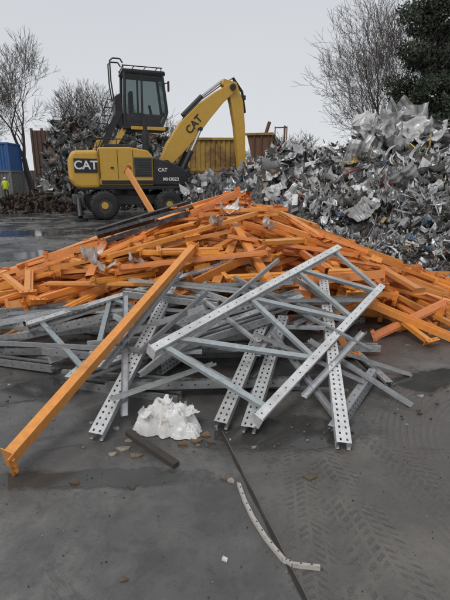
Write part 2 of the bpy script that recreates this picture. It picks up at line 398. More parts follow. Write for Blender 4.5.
def rack_frame(name, A0, A1, B0, B1, tint, zig):
    mb = MB(); A0, A1, B0, B1 = map(Vector, (A0, A1, B0, B1))
    nrm = (A1 - A0).cross(B0 - A0).normalized()
    if nrm.z < 0: nrm = -nrm
    side = nrm.cross((A1 - A0).normalized())
    for p, q in ((A0, A1), (B0, B1)):
        m, L = frame_mat(p, q, side); V, F = upright(L, W=.08); mb.add(V, F, m, tint)
    for s, e, fa, fb in zig:
        P = (A0.lerp(A1, fa) if s == 'A' else B0.lerp(B1, fa)); Q = (A0.lerp(A1, fb) if e == 'A' else B0.lerp(B1, fb))
        m, L = frame_mat(P, Q, nrm); V, F = channel(L, .042, .03); k = .66
        mb.add(V, F, m, (tint[0] * k * .88, tint[1] * k * .97, tint[2] * k))
    for p, q in ((A0, A1), (B0, B1)):
        m, L = frame_mat(p, q, side); V, F = box_vf(-L / 2 - .006, -L / 2, -.05, .05, -.04, .04); mb.add(V, F, m, tint)
    return mb.build(name, [M['galv']])
V, F = upright(2.2); mb = MB(); cx, cy, a, z0, sl = lean((.715, 2.26), (1.0, 4.3), 2.2, .09, .065, mxs=.27)
mb.add(V, F, place_m(cx, cy, a, z0, sl, .065, .05), (.70, .70, .69)); mb.build('galvanised_racking_upright', [M['galv']])
rack_frame('steel_racking_frame', (.20, 2.46, .12), (1.54, 4.15, .58), (-.50, 2.75, .47), (1.17, 4.43, .92), (.72, .72, .71),
           [('B', 'A', .04, .06), ('B', 'A', .09, .36), ('A', 'B', .36, .42), ('B', 'A', .42, .66), ('A', 'B', .68, .7), ('B', 'A', .72, .95), ('B', 'A', .96, .97)])
rack_frame('steel_racking_frame', (-1.15, 3.0, .16), (.75, 3.9, .54), (-1.75, 3.65, .34), (.3, 4.6, .8), (.52, .53, .53),
           [('B', 'A', .05, .05), ('A', 'B', .07, .32), ('B', 'A', .34, .5), ('A', 'B', .52, .75), ('B', 'A', .78, .93)])
OR.build('orange_racking_beam_pile', [M['orange']]); GV.build('galvanised_upright_pile', [M['galv']])

# ------------------------------------------------------------------ crumpled sheets
def crumple(nx, ny, sx, sy, amp, rs, curl=0, rib=0):
    V = []; off = Vector((rs.uniform(0, 50), rs.uniform(0, 50), 0))
    folds = [(rs.uniform(0, math.pi), rs.uniform(-.4, .4), rs.uniform(.4, 1)) for _ in range(3)]
    for j in range(ny + 1):
        for i in range(nx + 1):
            u = i / nx - .5; v = j / ny - .5
            e = 1 if (i in (0, nx) or j in (0, ny)) else .4
            if not rib: u += rs.uniform(-.07, .07) * e; v += rs.uniform(-.07, .07) * e
            z = sum(k * abs(u * math.cos(an) + v * math.sin(an) - of) for an, of, k in folds) - .7
            z = z * amp + mnoise.noise(Vector((u * 3.5, v * 3.5, 0)) + off) * amp * .9
            if rib: z += rib * (1 if i % 4 < 2 else -1)
            x = u * sx; y = v * sy
            if curl: th = u * curl; x = math.sin(th) * sx / curl; z += (1 - math.cos(th)) * sx / curl
            V.append((x, y, z))
    F = [(j * (nx + 1) + i, j * (nx + 1) + i + 1, (j + 1) * (nx + 1) + i + 1, (j + 1) * (nx + 1) + i) for j in range(ny) for i in range(nx)]
    return V, F
rs = random.Random(11)
PROT = [crumple(6, 4, 1, rs.uniform(.35, .85), rs.uniform(.15, .4), rs, rs.choice([0, 1.5, 2.6, 4])) for _ in range(12)] + [crumple(9, 1, 1.5, rs.uniform(.05, .14), .25, rs, rs.choice([0, 1.5, 3])) for _ in range(8)]
RIB = [crumple(28, 6, 1.3, rs.uniform(.7, 1.1), .3, rs, rs.choice([0, .8, 1.4]), .018) for _ in range(5)]
BOXP = [box_vf(-.5, .5, -.03, .03, -.02, .02), tube_vf((-.5, 0, 0), (.5, 0, 0), .025, .025, 6), box_vf(-.22, .22, -.15, .15, -.08, .08)]
def scrap_tint(dark=1.0):
    r = rs.random()
    if r < .32: k = rs.uniform(.48, .78); c = (k, k, k * .99)
    elif r < .70: k = rs.uniform(.25, .5); c = (k, k * 1.01, k * 1.03)
    elif r < .87: k = rs.uniform(.03, .14); c = (k, k * .96, k * .92)
    elif r < .94: k = rs.uniform(.6, 1.2); c = (.2 * k, .12 * k, .07 * k)
    elif r < .958: c = (.08, .16, .26)
    elif r < .97: c = (.3, .05, .04)
    elif r < .984: c = (.4, .3, .08)
    else: c = (.15, .22, .18)
    return tuple(min(.8, x * dark) for x in c)
def lump(x, y): return .35 * math.sin(1.3 * x + .7 * y) * math.sin(.9 * y - .6 * x + 1) + .2 * math.sin(3.1 * x + 1) * math.sin(2.7 * y) + .3 * mnoise.noise(Vector((x * .8, y * .8, 3)))
def heap(hf, x0, x1, y0, y1, npieces, smin, smax, dark=1.0, nearfac=None, seed=3, nearbias=0, extra=None):
    global rs
    rs = random.Random(seed); mb = MB(); nx = 70; ny = 60; V = []
    for j in range(ny + 1):
        for i in range(nx + 1):
            x = x0 + (x1 - x0) * i / nx; y = y0 + (y1 - y0) * j / ny; h = hf(x, y)
            V.append((x, y, (h - .12 + (lump(x, y) * min(1, h) if h > 0 else 0)) if h > 0.02 else -.3))
    F = [(j * (nx + 1) + i, j * (nx + 1) + i + 1, (j + 1) * (nx + 1) + i + 1, (j + 1) * (nx + 1) + i) for j in range(ny) for i in range(nx)]
    mb.add(V, F, None, (.08, .075, .07), 1)
    n = 0; tries = 0
    while n < npieces and tries < npieces * 12:
        tries += 1
        if extra and n > npieces * .55: x = rs.uniform(extra[0], extra[1]); y = rs.uniform(extra[2], extra[3])
        else: x = rs.uniform(x0, x1); y = y0 + (y1 - y0) * rs.random() ** (1 + nearbias)
        h = hf(x, y)
        if h <= .02: continue
        h += lump(x, y) * min(1, h)
        s = rs.uniform(smin, smax) * (rs.random() ** 1.2 + .3)
        if nearfac: s *= nearfac(x, y)
        r = rs.random(); sm = False
        if r < .80: V, F = PROT[rs.randrange(len(PROT))]; sm = rs.random() < .45
        else: V, F = BOXP[rs.randrange(3)]; s *= (1.7 if r < .95 else .7)
        m = Matrix.Translation((x, y, max(.01, h - .04) + rs.uniform(-.08, .18) * s)) @ Euler((rs.gauss(0, .6), rs.gauss(0, .6), rs.uniform(0, 6.28))).to_matrix().to_4x4() @ Matrix.Diagonal((s * rs.uniform(.7, 1.4), s * rs.uniform(.5, 1.2), s, 1))
        mb.add(V, F, m, scrap_tint(dark), 0, sm); n += 1
    return mb
def interp(x, xs, ys): return float(np.interp(x, xs, ys))
def h_right(x, y):
    rd = interp(x, [-2.5, -.6, .6, 2.7, 4.2, 5.2, 6.2, 7.0, 7.9, 9.2, 13, 17, 20], [0, 1.7, 2.3, 2.9, 2.8, 3.0, 3.7, 4.1, 2.8, 2.3, 2.3, 2.0, 0])
    ft = interp(x, [-2.5, -.6, 1, 2.2, 3.4, 4.2, 8, 20], [18, 16.5, 13, 10.2, 7.6, 6.8, 6.2, 6.5]); rg = 19
    if y < ft or y > 25: return 0
    t = (y - ft) / (rg - ft) if y < rg else 1 - (y - rg) / 6
    return rd * max(0, t) ** .85
def nf(x, y): return max(.38, min(1.0, (y - 2.5) / 14))
mb = heap(h_right, -2.5, 18, 6, 24, 15000, .22, .72, 1.0, nf, 3, .7, (2.2, 9, 6.5, 13.5))
def big(x, y, s, k, V, F, tilt=.9):
    mb.add(V, F, Matrix.Translation((x, y, h_right(x, y) + lump(x, y) * .8 + .12)) @ Euler((rs.gauss(tilt, .4), rs.gauss(0, .5), rs.uniform(-1.2, 1.2))).to_matrix().to_4x4() @ Matrix.Diagonal((s, s, s * .8, 1)), (k, k, k * .99), 0, False)
for i in range(22): big(rs.uniform(5.2, 7.8), rs.uniform(15.0, 18.8), rs.uniform(.7, 1.4), rs.uniform(.3, .7), *PROT[rs.randrange(12)])
for i in range(14): big(rs.uniform(4.8, 7.6), rs.uniform(14.0, 18.4), rs.uniform(.8, 1.5), rs.uniform(.35, .65), *RIB[rs.randrange(5)])
for i in range(34): x = rs.uniform(1.5, 8.5); big(x, rs.uniform(9.5, 17), rs.uniform(.4, .9), rs.uniform(.25, .65), *RIB[rs.randrange(5)], .6)
mb.build('scrap_metal_heap', [M['scrap'], M['mound']])
def h_left(x, y):
    rd = interp(x, [-15, -13, -11, -9, -6, -3, 0, 2], [2.0, 3.6, 5.0, 5.5, 4.8, 3.6, 2.0, 0])
    if y < 24.5 or y > 36: return 0
    t = (y - 24.5) / 5.5 if y < 30 else 1 - (y - 30) / 6
    edge = min(1, max(0, (x + .425 * y) / 1.6))
    return rd * max(0, t) ** .6 * edge
mb = heap(h_left, -15, 2, 24, 36, 6000, .28, .85, .55, None, 9, .8); mb.build('scrap_metal_heap', [M['scrap'], M['mound']])
def h_small(x, y):
    d = math.hypot((x + 10.6) / 3.0, (y - 23.5) / 2.0); return .85 * max(0, 1 - d) ** .6 if d < 1 else 0
_st = scrap_tint
def scrap_tint(dark=1.0): k = rs.uniform(.3, 1.1); return (.09 * k, .06 * k, .045 * k)
mb = heap(h_small, -14, -7.4, 21, 26, 1500, .15, .5, 1, None, 21, 0); mb.build('brown_waste_heap', [M['wood'], M['mound']])
scrap_tint = _st

# ------------------------------------------------------------------ crumpled sack, film
r2 = random.Random(4)
def ridged(p, o):
    return 1 - abs(mnoise.noise(p + o)) * 2.2
def drape(cx, cy, rx, ry, hgt, seed, n=110):
    V = []; F = []; o = Vector((seed * 3.1, seed * 1.7, 0)); na = n; nr = 40
    for j in range(nr + 1):
        r = j / nr
        for i in range(na):
            a = 6.28318 * i / na; d = Vector((math.cos(a), math.sin(a), 0))
            rim = 1 + .30 * mnoise.noise(d * 1.7 + o) + .16 * mnoise.noise(d * 5 + o)
            p = Vector((d.x * r * rim, d.y * r * rim, 0))
            base = hgt * max(0, 1 - r ** 2) ** .8
            w1 = mnoise.noise(p * 2.0 + o); wv = Vector((w1, -w1, 0)) * .8
            f1 = ridged(p * 2.0 + wv, o); f2 = ridged(p * 4.5 + wv, o * 2); f3 = ridged(p * 9 + wv, o * 3)
            fall = min(1, (1 - r) * 3 + .10)
            z = base * (.75 + .5 * w1) + hgt * fall * (.38 * f1 + .20 * f2 + .07 * f3) * .8
            V.append((cx + rx * p.x, cy + ry * p.y, max(.004, z)))
    for j in range(nr):
        for i in range(na):
            a = j * na + i; b = j * na + (i + 1) % na; F.append((a, a + na, b + na, b))
    return V, F
mb = MB(); V, F = drape(-.38, 2.58, .20, .15, .15, 2); mb.add(V, F, smooth=True)
V, F = drape(-.26, 2.50, .11, .08, .06, 5, 70); mb.add(V, F, smooth=True); V, F = drape(-.50, 2.62, .11, .09, .09, 8, 70); mb.add(V, F, smooth=True)
for k in range(5):
    V, F = crumple(10, 8, 1, .7, .25, r2, r2.choice([1.2, 2.2])); s = r2.uniform(.07, .13)
    mb.add(V, F, Matrix.Translation((-.38 + r2.uniform(-.15, .15), 2.56 + r2.uniform(-.1, .08), r2.uniform(.08, .17))) @ Euler((r2.uniform(-.8, .8), r2.uniform(-.8, .8), r2.uniform(0, 6))).to_matrix().to_4x4() @ Matrix.Diagonal((s, s, s, 1)), smooth=True)
mb.build('crumpled_plastic_sack', [M['plastic']])
mb = MB()
for (x, y, s) in ((-1.45, 4.7, .35), (-1.3, 4.5, .28), (.12, 4.65, .3), (-.1, 5.0, .3), (1.4, 4.6, .33), (-.25, 4.3, .22), (.5, 5.2, .22), (.05, 5.6, .3), (.4, 6.2, .25), (-.9, 4.4, .2)):
    z = Hat(x, y) + .02
    V, F = crumple(12, 8, 1, .5, .3, r2, r2.choice([0, 1.5, 2.5]))
    mb.add(V, F, Matrix.Translation((x, y, z)) @ Euler((r2.uniform(-.5, .5), r2.uniform(-.5, .5), r2.uniform(0, 6))).to_matrix().to_4x4() @ Matrix.Diagonal((s, s, s, 1)), (.66, .66, .65), 0, True)
mb.build('plastic_film_scraps', [M['galv']])

# ------------------------------------------------------------------ litter in the foreground
mb = MB(); pts = [(.075, 2.0), (.10, 1.88), (.135, 1.76), (.19, 1.63), (.255, 1.515), (.29, 1.49), (.405, 1.475)]
for i in range(len(pts) - 1):
    a = Vector((*pts[i], .012)); b = Vector((*pts[i + 1], .012)); d = (b - a).normalized(); nrm = Vector((-d.y, d.x, 0)) * .010
    V = [a - nrm, b - nrm, b + nrm, a + nrm]; V2 = [v + Vector((0, 0, .01 if k < 2 else .002)) for k, v in enumerate(V)]
    V3 = [v + Vector((0, 0, -.012)) for v in V]
    mb.add([tuple(v) for v in V2 + V3], [(0, 1, 2, 3), (4, 5, 1, 0), (7, 6, 2, 3), (4, 0, 3, 7), (5, 6, 2, 1)], None, (.5, .47, .43))
    for q in (.3, .7):
        c = a.lerp(b, q); mb.add(*tube_vf(c + Vector((0, 0, .004)), c + Vector((0, 0, .009)), .004, .004, 8), tint=(.10, .06, .04))
mb.build('bent_white_metal_strip', [M['debris']])
def bar(name, p, q, w, h, tint, mat):
    mb = MB(); m, L = frame_mat(p, q); V, F = box_vf(-L / 2, L / 2, -w / 2, w / 2, -h / 2, h / 2); mb.add(V, F, m, tint); mb.build(name, [mat])
bar('dark_timber_batten', (-.62, 2.44, .05), (-.28, 2.15, .018), .045, .03, (.05, .042, .036), M['wood'])
bar('rusty_steel_plate', (1.02, 1.32, .01), (1.32, 1.36, .012), .12, .012, (.12, .055, .035), M['debris'])
mb = MB(); q = random.Random(12)
def chip(x, y, s, tint, z=.008):
    k = q.randint(4, 6); V = []
    for lay in (0, 1):
        for i in range(k):
            an = 6.28 * i / k; rr = s * (1 if lay else 1.03) * [1, .7, .9, .6, 1.0, .8][i]
            V.append((x + rr * math.cos(an + s * 90), y + .7 * rr * math.sin(an + s * 90), z * lay + .001 + (.004 * math.sin(i * 2) if lay else 0)))
    F = [tuple(range(k, 2 * k))] + [(i, (i + 1) % k, k + (i + 1) % k, k + i) for i in range(k)]
    mb.add(V, F, None, tint)
for x, y, s, c in ((-.62, 2.33, .05, (.26, .21, .16)), (-.53, 2.26, .045, (.17, .12, .08)), (-.18, 2.42, .05, (.15, .09, .05)), (-.12, 2.48, .04, (.18, .11, .06)), (-.26, 2.38, .04, (.14, .08, .04)), (-.08, 2.40, .035, (.1, .07, .05)),
                   (.01, 2.05, .035, (.14, .09, .06)), (.035, 2.03, .03, (.3, .27, .23)), (.0, 1.52, .022, (.6, .6, .58)), (-.82, 2.02, .035, (.1, .07, .05)), (-.5, 1.98, .03, (.07, .06, .05)), (.48, 2.07, .05, (.1, .08, .05)),
                   (-.42, 1.42, .02, (.12, .08, .05)), (-.72, 2.55, .03, (.3, .28, .25)), (-1.75, 2.75, .03, (.2, .1, .05)), (-1.9, 2.7, .03, (.3, .3, .29)), (1.35, 3.2, .05, (.15, .1, .06)), (1.5, 3.0, .03, (.3, .3, .3)), (-.6, 2.42, .04, (.32, .27, .2)), (-.68, 2.27, .03, (.3, .26, .2))):
    chip(x, y, s, c)
for i in range(650):
    x = q.uniform(-2.6, 2.6); y = 1.1 + 3.4 * q.random() ** 1.1; s = q.uniform(.0015, .006) * (1 if q.random() < .96 else 2.2); k = q.uniform(.3, 1.2)
    chip(x, y, s, q.choice([(.12 * k, .1 * k, .08 * k), (.2 * k, .19 * k, .18 * k), (.10 * k, .075 * k, .06 * k), (.26 * k, .25 * k, .23 * k)]), .003)
for i in range(70):
    an = q.uniform(3.3, 6.1); rr = q.uniform(.98, 1.08); x = .05 + 2.6 * rr * math.cos(an); y = 5.2 + 2.7 * rr * math.sin(an); s = q.uniform(.006, .022); k = q.uniform(.4, 1.1)
    chip(x, y, s, q.choice([(.12 * k, .1 * k, .08 * k), (.28 * k, .27 * k, .26 * k), (.07 * k, .06 * k, .05 * k)]), .008)
for i in range(300):
    x = q.uniform(-9, 3.2); y = q.uniform(4, 19); s = q.uniform(.01, .05); k = q.uniform(.3, 1.2)
    chip(x, y, s, q.choice([(.12 * k, .1 * k, .08 * k), (.3 * k, .29 * k, .28 * k), (.13 * k, .08 * k, .05 * k)]), .015)
mb.build('ground_litter', [M['debris']])

# ------------------------------------------------------------------ material handler
EX = empty('material_handler', (-4.15, 20.0, 0), R(20))
def E(f, *a, **k): return f(*a, parent=EX, **k)
E(pbox, 'chassis', (-2.1, 2.1, -.65, .65, .55, .98), M['grey'], bevel=.04)
for i, x in enumerate((-1.35, 1.35)):
    E(ptube, f'axle_{i}', (x, -1.0, .58), (x, 1.0, .58), .16, M['black'])
    for j, y in enumerate((-1.25, 1.25)):
        prof = [(.30, -.26), (.48, -.28), (.56, -.24), (.58, -.1), (.58, .1), (.56, .24), (.48, .28), (.30, .26)]; n = 32; V = []; F = []
        for a in range(n):
            an = 2 * math.pi * a / n
            for rr, yy in prof: V.append((x + rr * math.cos(an), y + yy, .58 + rr * math.sin(an)))
        k = len(prof)
        F = [(a * k + b, a * k + b + 1, ((a + 1) % n) * k + b + 1, ((a + 1) % n) * k + b) for a in range(n) for b in range(k - 1)]
        part(f'tyre_{i}{j}', V, F, M['rubber'], EX, smooth=True)
        ptube(f'rim_{i}{j}', (x, y - .2, .58), (x, y + .2, .58), .31, M['grey'], EX, 24)
        ptube(f'hub_{i}{j}', (x, y - .25, .58), (x, y + .25, .58), .14, M['yellow'], EX, 16)
        V = []; F = []; nb = 0
        for a in range(26):
            an = 2 * math.pi * a / 26; v, f = box_vf(.575, .605, -.25 if a % 2 else -.02, .02 if a % 2 else .25, -.035, .035)
            mt = Matrix.Translation((x, y, .58)) @ Matrix.Rotation(an, 4, 'Y'); V += [tuple(mt @ Vector(p)) for p in v]; F += [tuple(ii + nb for ii in ff) for ff in f]; nb += 8
        part(f'tread_{i}{j}', V, F, M['rubber'], EX)
for i, x in enumerate((-2.35, 2.35)):
    for j, s in enumerate((-1, 1)):
        pbox(f'outrigger_housing_{i}{j}', (x - .2, x + .2, min(s * .3, s * 1.2), max(s * .3, s * 1.2), .62, .98), M['grey'], EX, .03)
        ptube(f'outrigger_leg_{i}{j}', (x, s * 1.15, .85), (x, s * 1.7, .16), .1, M['black'], EX)
        ptube(f'outrigger_pad_{i}{j}', (x, s * 1.75, .02), (x, s * 1.75, .12), .28, M['black'], EX, 20)
E(ptube, 'slew_ring', (0, 0, .97), (0, 0, 1.24), .75, M['black'], n=32)
E(pbox, 'deck', (-2.3, 2.25, -1.22, 1.22, 1.2, 1.36), M['black'], bevel=.03)
E(prism, 'counterweight', [(-2.42, 1.30), (-2.62, 1.6), (-2.62, 2.45), (-2.45, 2.72), (-1.45, 2.76), (-1.45, 1.25), (-2.2, 1.25)], -1.27, 1.27, M['yellow'], bevel=.14)
E(prism, 'engine_hood', [(-1.46, 1.37), (-1.46, 2.86), (-.2, 2.9), (.55, 2.78), (.75, 2.55), (.75, 1.37)], -1.23, 1.23, M['yellow'], bevel=.06)
E(prism, 'side_cabinet', [(.76, 1.37), (.76, 2.5), (1.6, 2.3), (2.25, 1.95), (2.25, 1.37)], -1.22, -.45, M['black'], bevel=.05)
E(prism, 'far_cabinet', [(.76, 1.37), (.76, 2.5), (1.6, 2.3), (2.25, 1.95), (2.25, 1.37)], .45, 1.22, M['yellow'], bevel=.05)
E(pbox, 'side_stripe', (-1.4, .72, -1.245, -1.232, 1.42, 1.58), M['black'])
E(pbox, 'door_panel', (-.05, .7, -1.25, -1.233, 1.72, 2.5), M['grey'], bevel=.01)
for i in range(7): pbox(f'louvre_{i}', (.0, .65, -1.262, -1.252, 1.78 + i * .1, 1.83 + i * .1), M['black'], EX)
for i, x in enumerate((-1.44, -.72, -.09)): pbox(f'door_seam_{i}', (x, x + .02, -1.238, -1.232, 1.64, 2.78), M['black'], EX)
for i, x in enumerate((-1.0, -.3)): pbox(f'door_handle_{i}', (x, x + .12, -1.26, -1.232, 2.05, 2.11), M['black'], EX)
E(pbox, 'logo_panel', (-2.42, -1.52, -1.30, -1.272, 1.88, 2.42), M['black'], bevel=.01)
def text(name, s, size, x, y, z, mat, ext=.006):
    cu = bpy.data.curves.new(name, 'FONT'); cu.body = s; cu.size = size; cu.extrude = ext; cu.offset = .022 * size; cu.align_x = 'CENTER'; cu.align_y = 'CENTER'
    cu.materials.append(mat); o = bpy.data.objects.new(name, cu); COL.objects.link(o); o.parent = EX; o.location = (x, y, z); o.rotation_euler = (R(90), 0, 0); return o
text('side_lettering', 'CAT', .46, -1.97, -1.309, 2.15, M['white'])
text('model_lettering', 'MH3022', .2, 1.5, -1.232, 1.62, M['white'])
text('door_lettering', 'CAT', .2, 1.15, -1.232, 2.0, M['white'])
E(pbox, 'hood_cover', (-1.2, .1, -.9, .9, 2.88, 3.02), M['black'], bevel=.04)
E(ptube, 'exhaust_stack', (.6, -.55, 2.6), (.6, -.55, 4.15), .09, M['black'], n=16)
E(ptube, 'exhaust_guard', (.6, -.55, 2.8), (.6, -.55, 3.6), .15, M['black'], n=16)
k = 0
for y in (-1.12, 1.12):
    for x in (-1.5, -.7, .1): ptube(f'rail_post_{k}', (x, y, 2.7), (x, y, 3.2), .018, M['black'], EX, 8); k += 1
    ptube(f'rail_top_{k}', (-1.5, y, 3.2), (.1, y, 3.2), .02, M['black'], EX, 8); k += 1
for i, y in enumerate((.28, 1.0)):
    E(ptube, f'riser_arm_lower_{i}', (-1.15, y, 2.9), (-.3, y, 4.45), .17, M['black'], n=4)
    E(ptube, f'riser_arm_upper_{i}', (-.75, y, 2.85), (.15, y, 4.2), .15, M['yellow'], n=4)
E(prism, 'riser_base', [(-1.5, 2.85), (-1.35, 3.25), (-.6, 3.25), (-.4, 2.85)], .2, 1.08, M['yellow'], bevel=.03)
E(ptube, 'riser_cylinder', (-.6, .64, 2.95), (-.05, .64, 4.3), .08, M['chrome'])
E(prism, 'riser_bracket', [(-.5, 3.95), (-.5, 5.0), (-.3, 5.15), (-.18, 5.1), (-.18, 3.75), (.3, 3.75), (.3, 3.6), (-.2, 3.6)], .2, 1.08, M['black'], bevel=.03)
E(pbox, 'cab_platform', (-.25, 1.75, .0, 1.35, 3.72, 3.86), M['black'], bevel=.03)
E(pbox, 'cab_platform_edge', (.1, 1.6, -.04, -.003, 3.7, 3.84), M['yellow'], bevel=.01)
for s in range(2):
    ptube(f'ladder_rail_{s}', (-1.35 - .35 * s, .05, 2.9), (-.45 - .35 * s, .05, 4.9), .02, M['black'], EX, 6)
for i in range(7): ptube(f'ladder_rung_{i}', (-1.35 + .9 * i / 6, .05, 2.95 + 1.9 * i / 6), (-1.7 + .9 * i / 6, .05, 2.95 + 1.9 * i / 6), .018, M['black'], EX, 6)
cp = [(-.15, 3.88), (1.45, 3.88), (1.72, 4.45), (1.55, 5.95), (-.05, 5.98)]
y0, y1 = .08, 1.22
for j, y in enumerate((y0, y1)):
    for i in range(5):
        a = cp[i]; b = cp[(i + 1) % 5]; ptube(f'cab_frame_{j}{i}', (a[0], y, a[1]), (b[0], y, b[1]), .065, M['black'], EX, 6)
    ptube(f'cab_mid_post_{j}', (.62, y, 3.9), (.66, y, 5.95), .045, M['black'], EX, 6)
    pbox(f'cab_lower_panel_{j}', (-.12, 1.42, y - .015, y + .015, 3.92, 4.35), M['black'], EX)
    V = [(cp[i][0], y, cp[i][1]) for i in range(5)]; part(f'side_glass_{j}', V, [(0, 1, 2, 3, 4)], M['glass'], EX)
for i in range(5): ptube(f'cab_cross_{i}', (cp[i][0], y0, cp[i][1]), (cp[i][0], y1, cp[i][1]), .05, M['black'], EX, 6)
for i, (a, b) in enumerate(((1, 2), (2, 3), (4, 0))):
    part(f'end_glass_{i}', [(cp[a][0], y0, cp[a][1]), (cp[a][0], y1, cp[a][1]), (cp[b][0], y1, cp[b][1]), (cp[b][0], y0, cp[b][1])], [(0, 1, 2, 3)], M['glass'], EX)
E(pbox, 'cab_roof', (-.15, 1.65, .02, 1.28, 5.97, 6.1), M['black'], bevel=.04)
E(pbox, 'roof_beacon_base', (.1, .5, .4, .8, 6.1, 6.17), M['black'], bevel=.02)
E(pbox, 'cab_floor', (-.1, 1.5, .12, 1.18, 3.9, 3.96), M['grey'])
E(pbox, 'seat', (.2, .75, .4, .9, 4.2, 4.45), M['black'], bevel=.05)
E(pbox, 'seat_back', (.15, .32, .4, .9, 4.45, 5.3), M['black'], bevel=.05)
E(ptube, 'console', (1.2, .65, 3.95), (1.05, .65, 4.8), .06, M['black'])
for i, x in enumerate((-.1, .35, .85, 1.35)): ptube(f'roof_guard_{i}', (x, .0, 6.2), (x, 1.3, 6.2), .02, M['black'], EX, 6)
for i, y in enumerate((0, 1.3)): ptube(f'roof_guard_side_{i}', (-.15, y, 6.2), (1.55, y, 6.2), .022, M['black'], EX, 6)
for i, (x, y) in enumerate(((-.1, 0.03), (1.5, 0.03), (-.1, 1.27), (1.5, 1.27))): ptube(f'roof_guard_post_{i}', (x, y, 6.08), (x, y, 6.2), .02, M['black'], EX, 6)
hp = [(-.55, 4.9), (-.62, 5.6), (-.62, 6.35), (-.5, 6.45), (-.2, 6.45), (-.1, 6.3)]
for i in range(len(hp) - 1):
    for j, y in enumerate((.1, .8)): ptube(f'hoop_{i}{j}', (hp[i][0], y, hp[i][1]), (hp[i + 1][0], y, hp[i + 1][1]), .03, M['black'], EX, 6)
E(ptube, 'mirror_arm', (1.55, .05, 5.6), (1.75, -.25, 5.6), .018, M['black'], n=6)
E(pbox, 'mirror', (1.7, 1.76, -.38, -.2, 5.25, 5.65), M['black'], bevel=.01)
for i, y in enumerate((.3, 1.0)): ptube(f'work_lamp_{i}', (1.6, y, 6.05), (1.72, y, 6.05), .08, M['grey'], EX)
def limb(name, pts, hw, mat, bevel=.03):
    up = []; dn = []
    for i, (x, z, t) in enumerate(pts):
        a = pts[max(0, i - 1)]; b = pts[min(len(pts) - 1, i + 1)]; dx, dz = b[0] - a[0], b[1] - a[1]; l = math.hypot(dx, dz); nx, nz = -dz / l, dx / l
        up.append((x + nx * t / 2, z + nz * t / 2)); dn.append((x - nx * t / 2, z - nz * t / 2))
    return prism(name, up + dn[::-1], -hw, hw, mat, EX, bevel)
limb('boom', [(1.45, 2.25, .45), (1.95, 2.95, .8), (2.6, 3.75, .95), (3.35, 4.55, .8), (4.1, 5.2, .56), (4.7, 5.6, .42)], .26, M['yellow'])
limb('stick', [(4.25, 5.85, .25), (4.7, 5.68, .55), (4.95, 5.0, .6), (5.1, 4.0, .5), (5.25, 1.9, .3)], .19, M['yellow'])
E(ptube, 'boom_pivot', (1.5, -.5, 2.25), (1.5, .5, 2.25), .2, M['black'])
E(ptube, 'elbow_pin', (4.7, -.34, 5.62), (4.7, .34, 5.62), .14, M['black'])
for i, y in enumerate((-.42, .42)):
    ptube(f'boom_cylinder_{i}', (2.15, y, 1.9), (2.65, y, 2.85), .12, M['black'], EX, 16)
    ptube(f'boom_rod_{i}', (2.65, y, 2.85), (3.1, y, 3.75), .06, M['chrome'], EX, 12)
E(ptube, 'lift_pin', (3.1, -.5, 3.78), (3.1, .5, 3.78), .09, M['black'])
E(ptube, 'stick_cylinder', (2.4, 0, 4.35), (3.3, 0, 5.2), .11, M['black'], n=16)
E(ptube, 'stick_rod', (3.3, 0, 5.2), (4.3, 0, 5.92), .06, M['chrome'])
for i, y in enumerate((-.1, 0, .1)):
    hs = [(1.9, 3.4), (2.5, 4.35), (3.3, 5.08), (4.2, 5.7), (4.8, 6.05), (5.25, 5.5), (5.4, 4.6)]
    for k2 in range(6): ptube(f'hose_{i}{k2}', (hs[k2][0], y, hs[k2][1]), (hs[k2 + 1][0], y, hs[k2 + 1][1]), .022, M['black'], EX, 6)
E(pbox, 'stick_lamp', (5.2, 5.4, -.12, .12, 5.15, 5.35), M['black'], bevel=.02)
text('boom_lettering', 'CAT', .46, 2.85, -.268, 3.98, M['black']).rotation_euler = (R(90), R(-48), 0)
E(ptube, 'grab_rotator', (5.27, 0, 1.85), (5.27, 0, 1.45), .16, M['black'])
E(ptube, 'grab_hub', (5.27, 0, 1.5), (5.27, 0, 1.15), .3, M['grey'], n=16)
for i in range(5):
    an = 2 * math.pi * i / 5; ca, sa = math.cos(an), math.sin(an); pr = [(.28, 1.3), (.7, 1.1), (.85, .75), (.7, .35), (.35, .12)]
    for j in range(4):
        ptube(f'grab_tine_{i}{j}', (5.27 + ca * pr[j][0], sa * pr[j][0], pr[j][1]), (5.27 + ca * pr[j + 1][0], sa * pr[j + 1][0], pr[j + 1][1]), .13 - .025 * j, M['grey'], EX, 6, .105 - .025 * j)

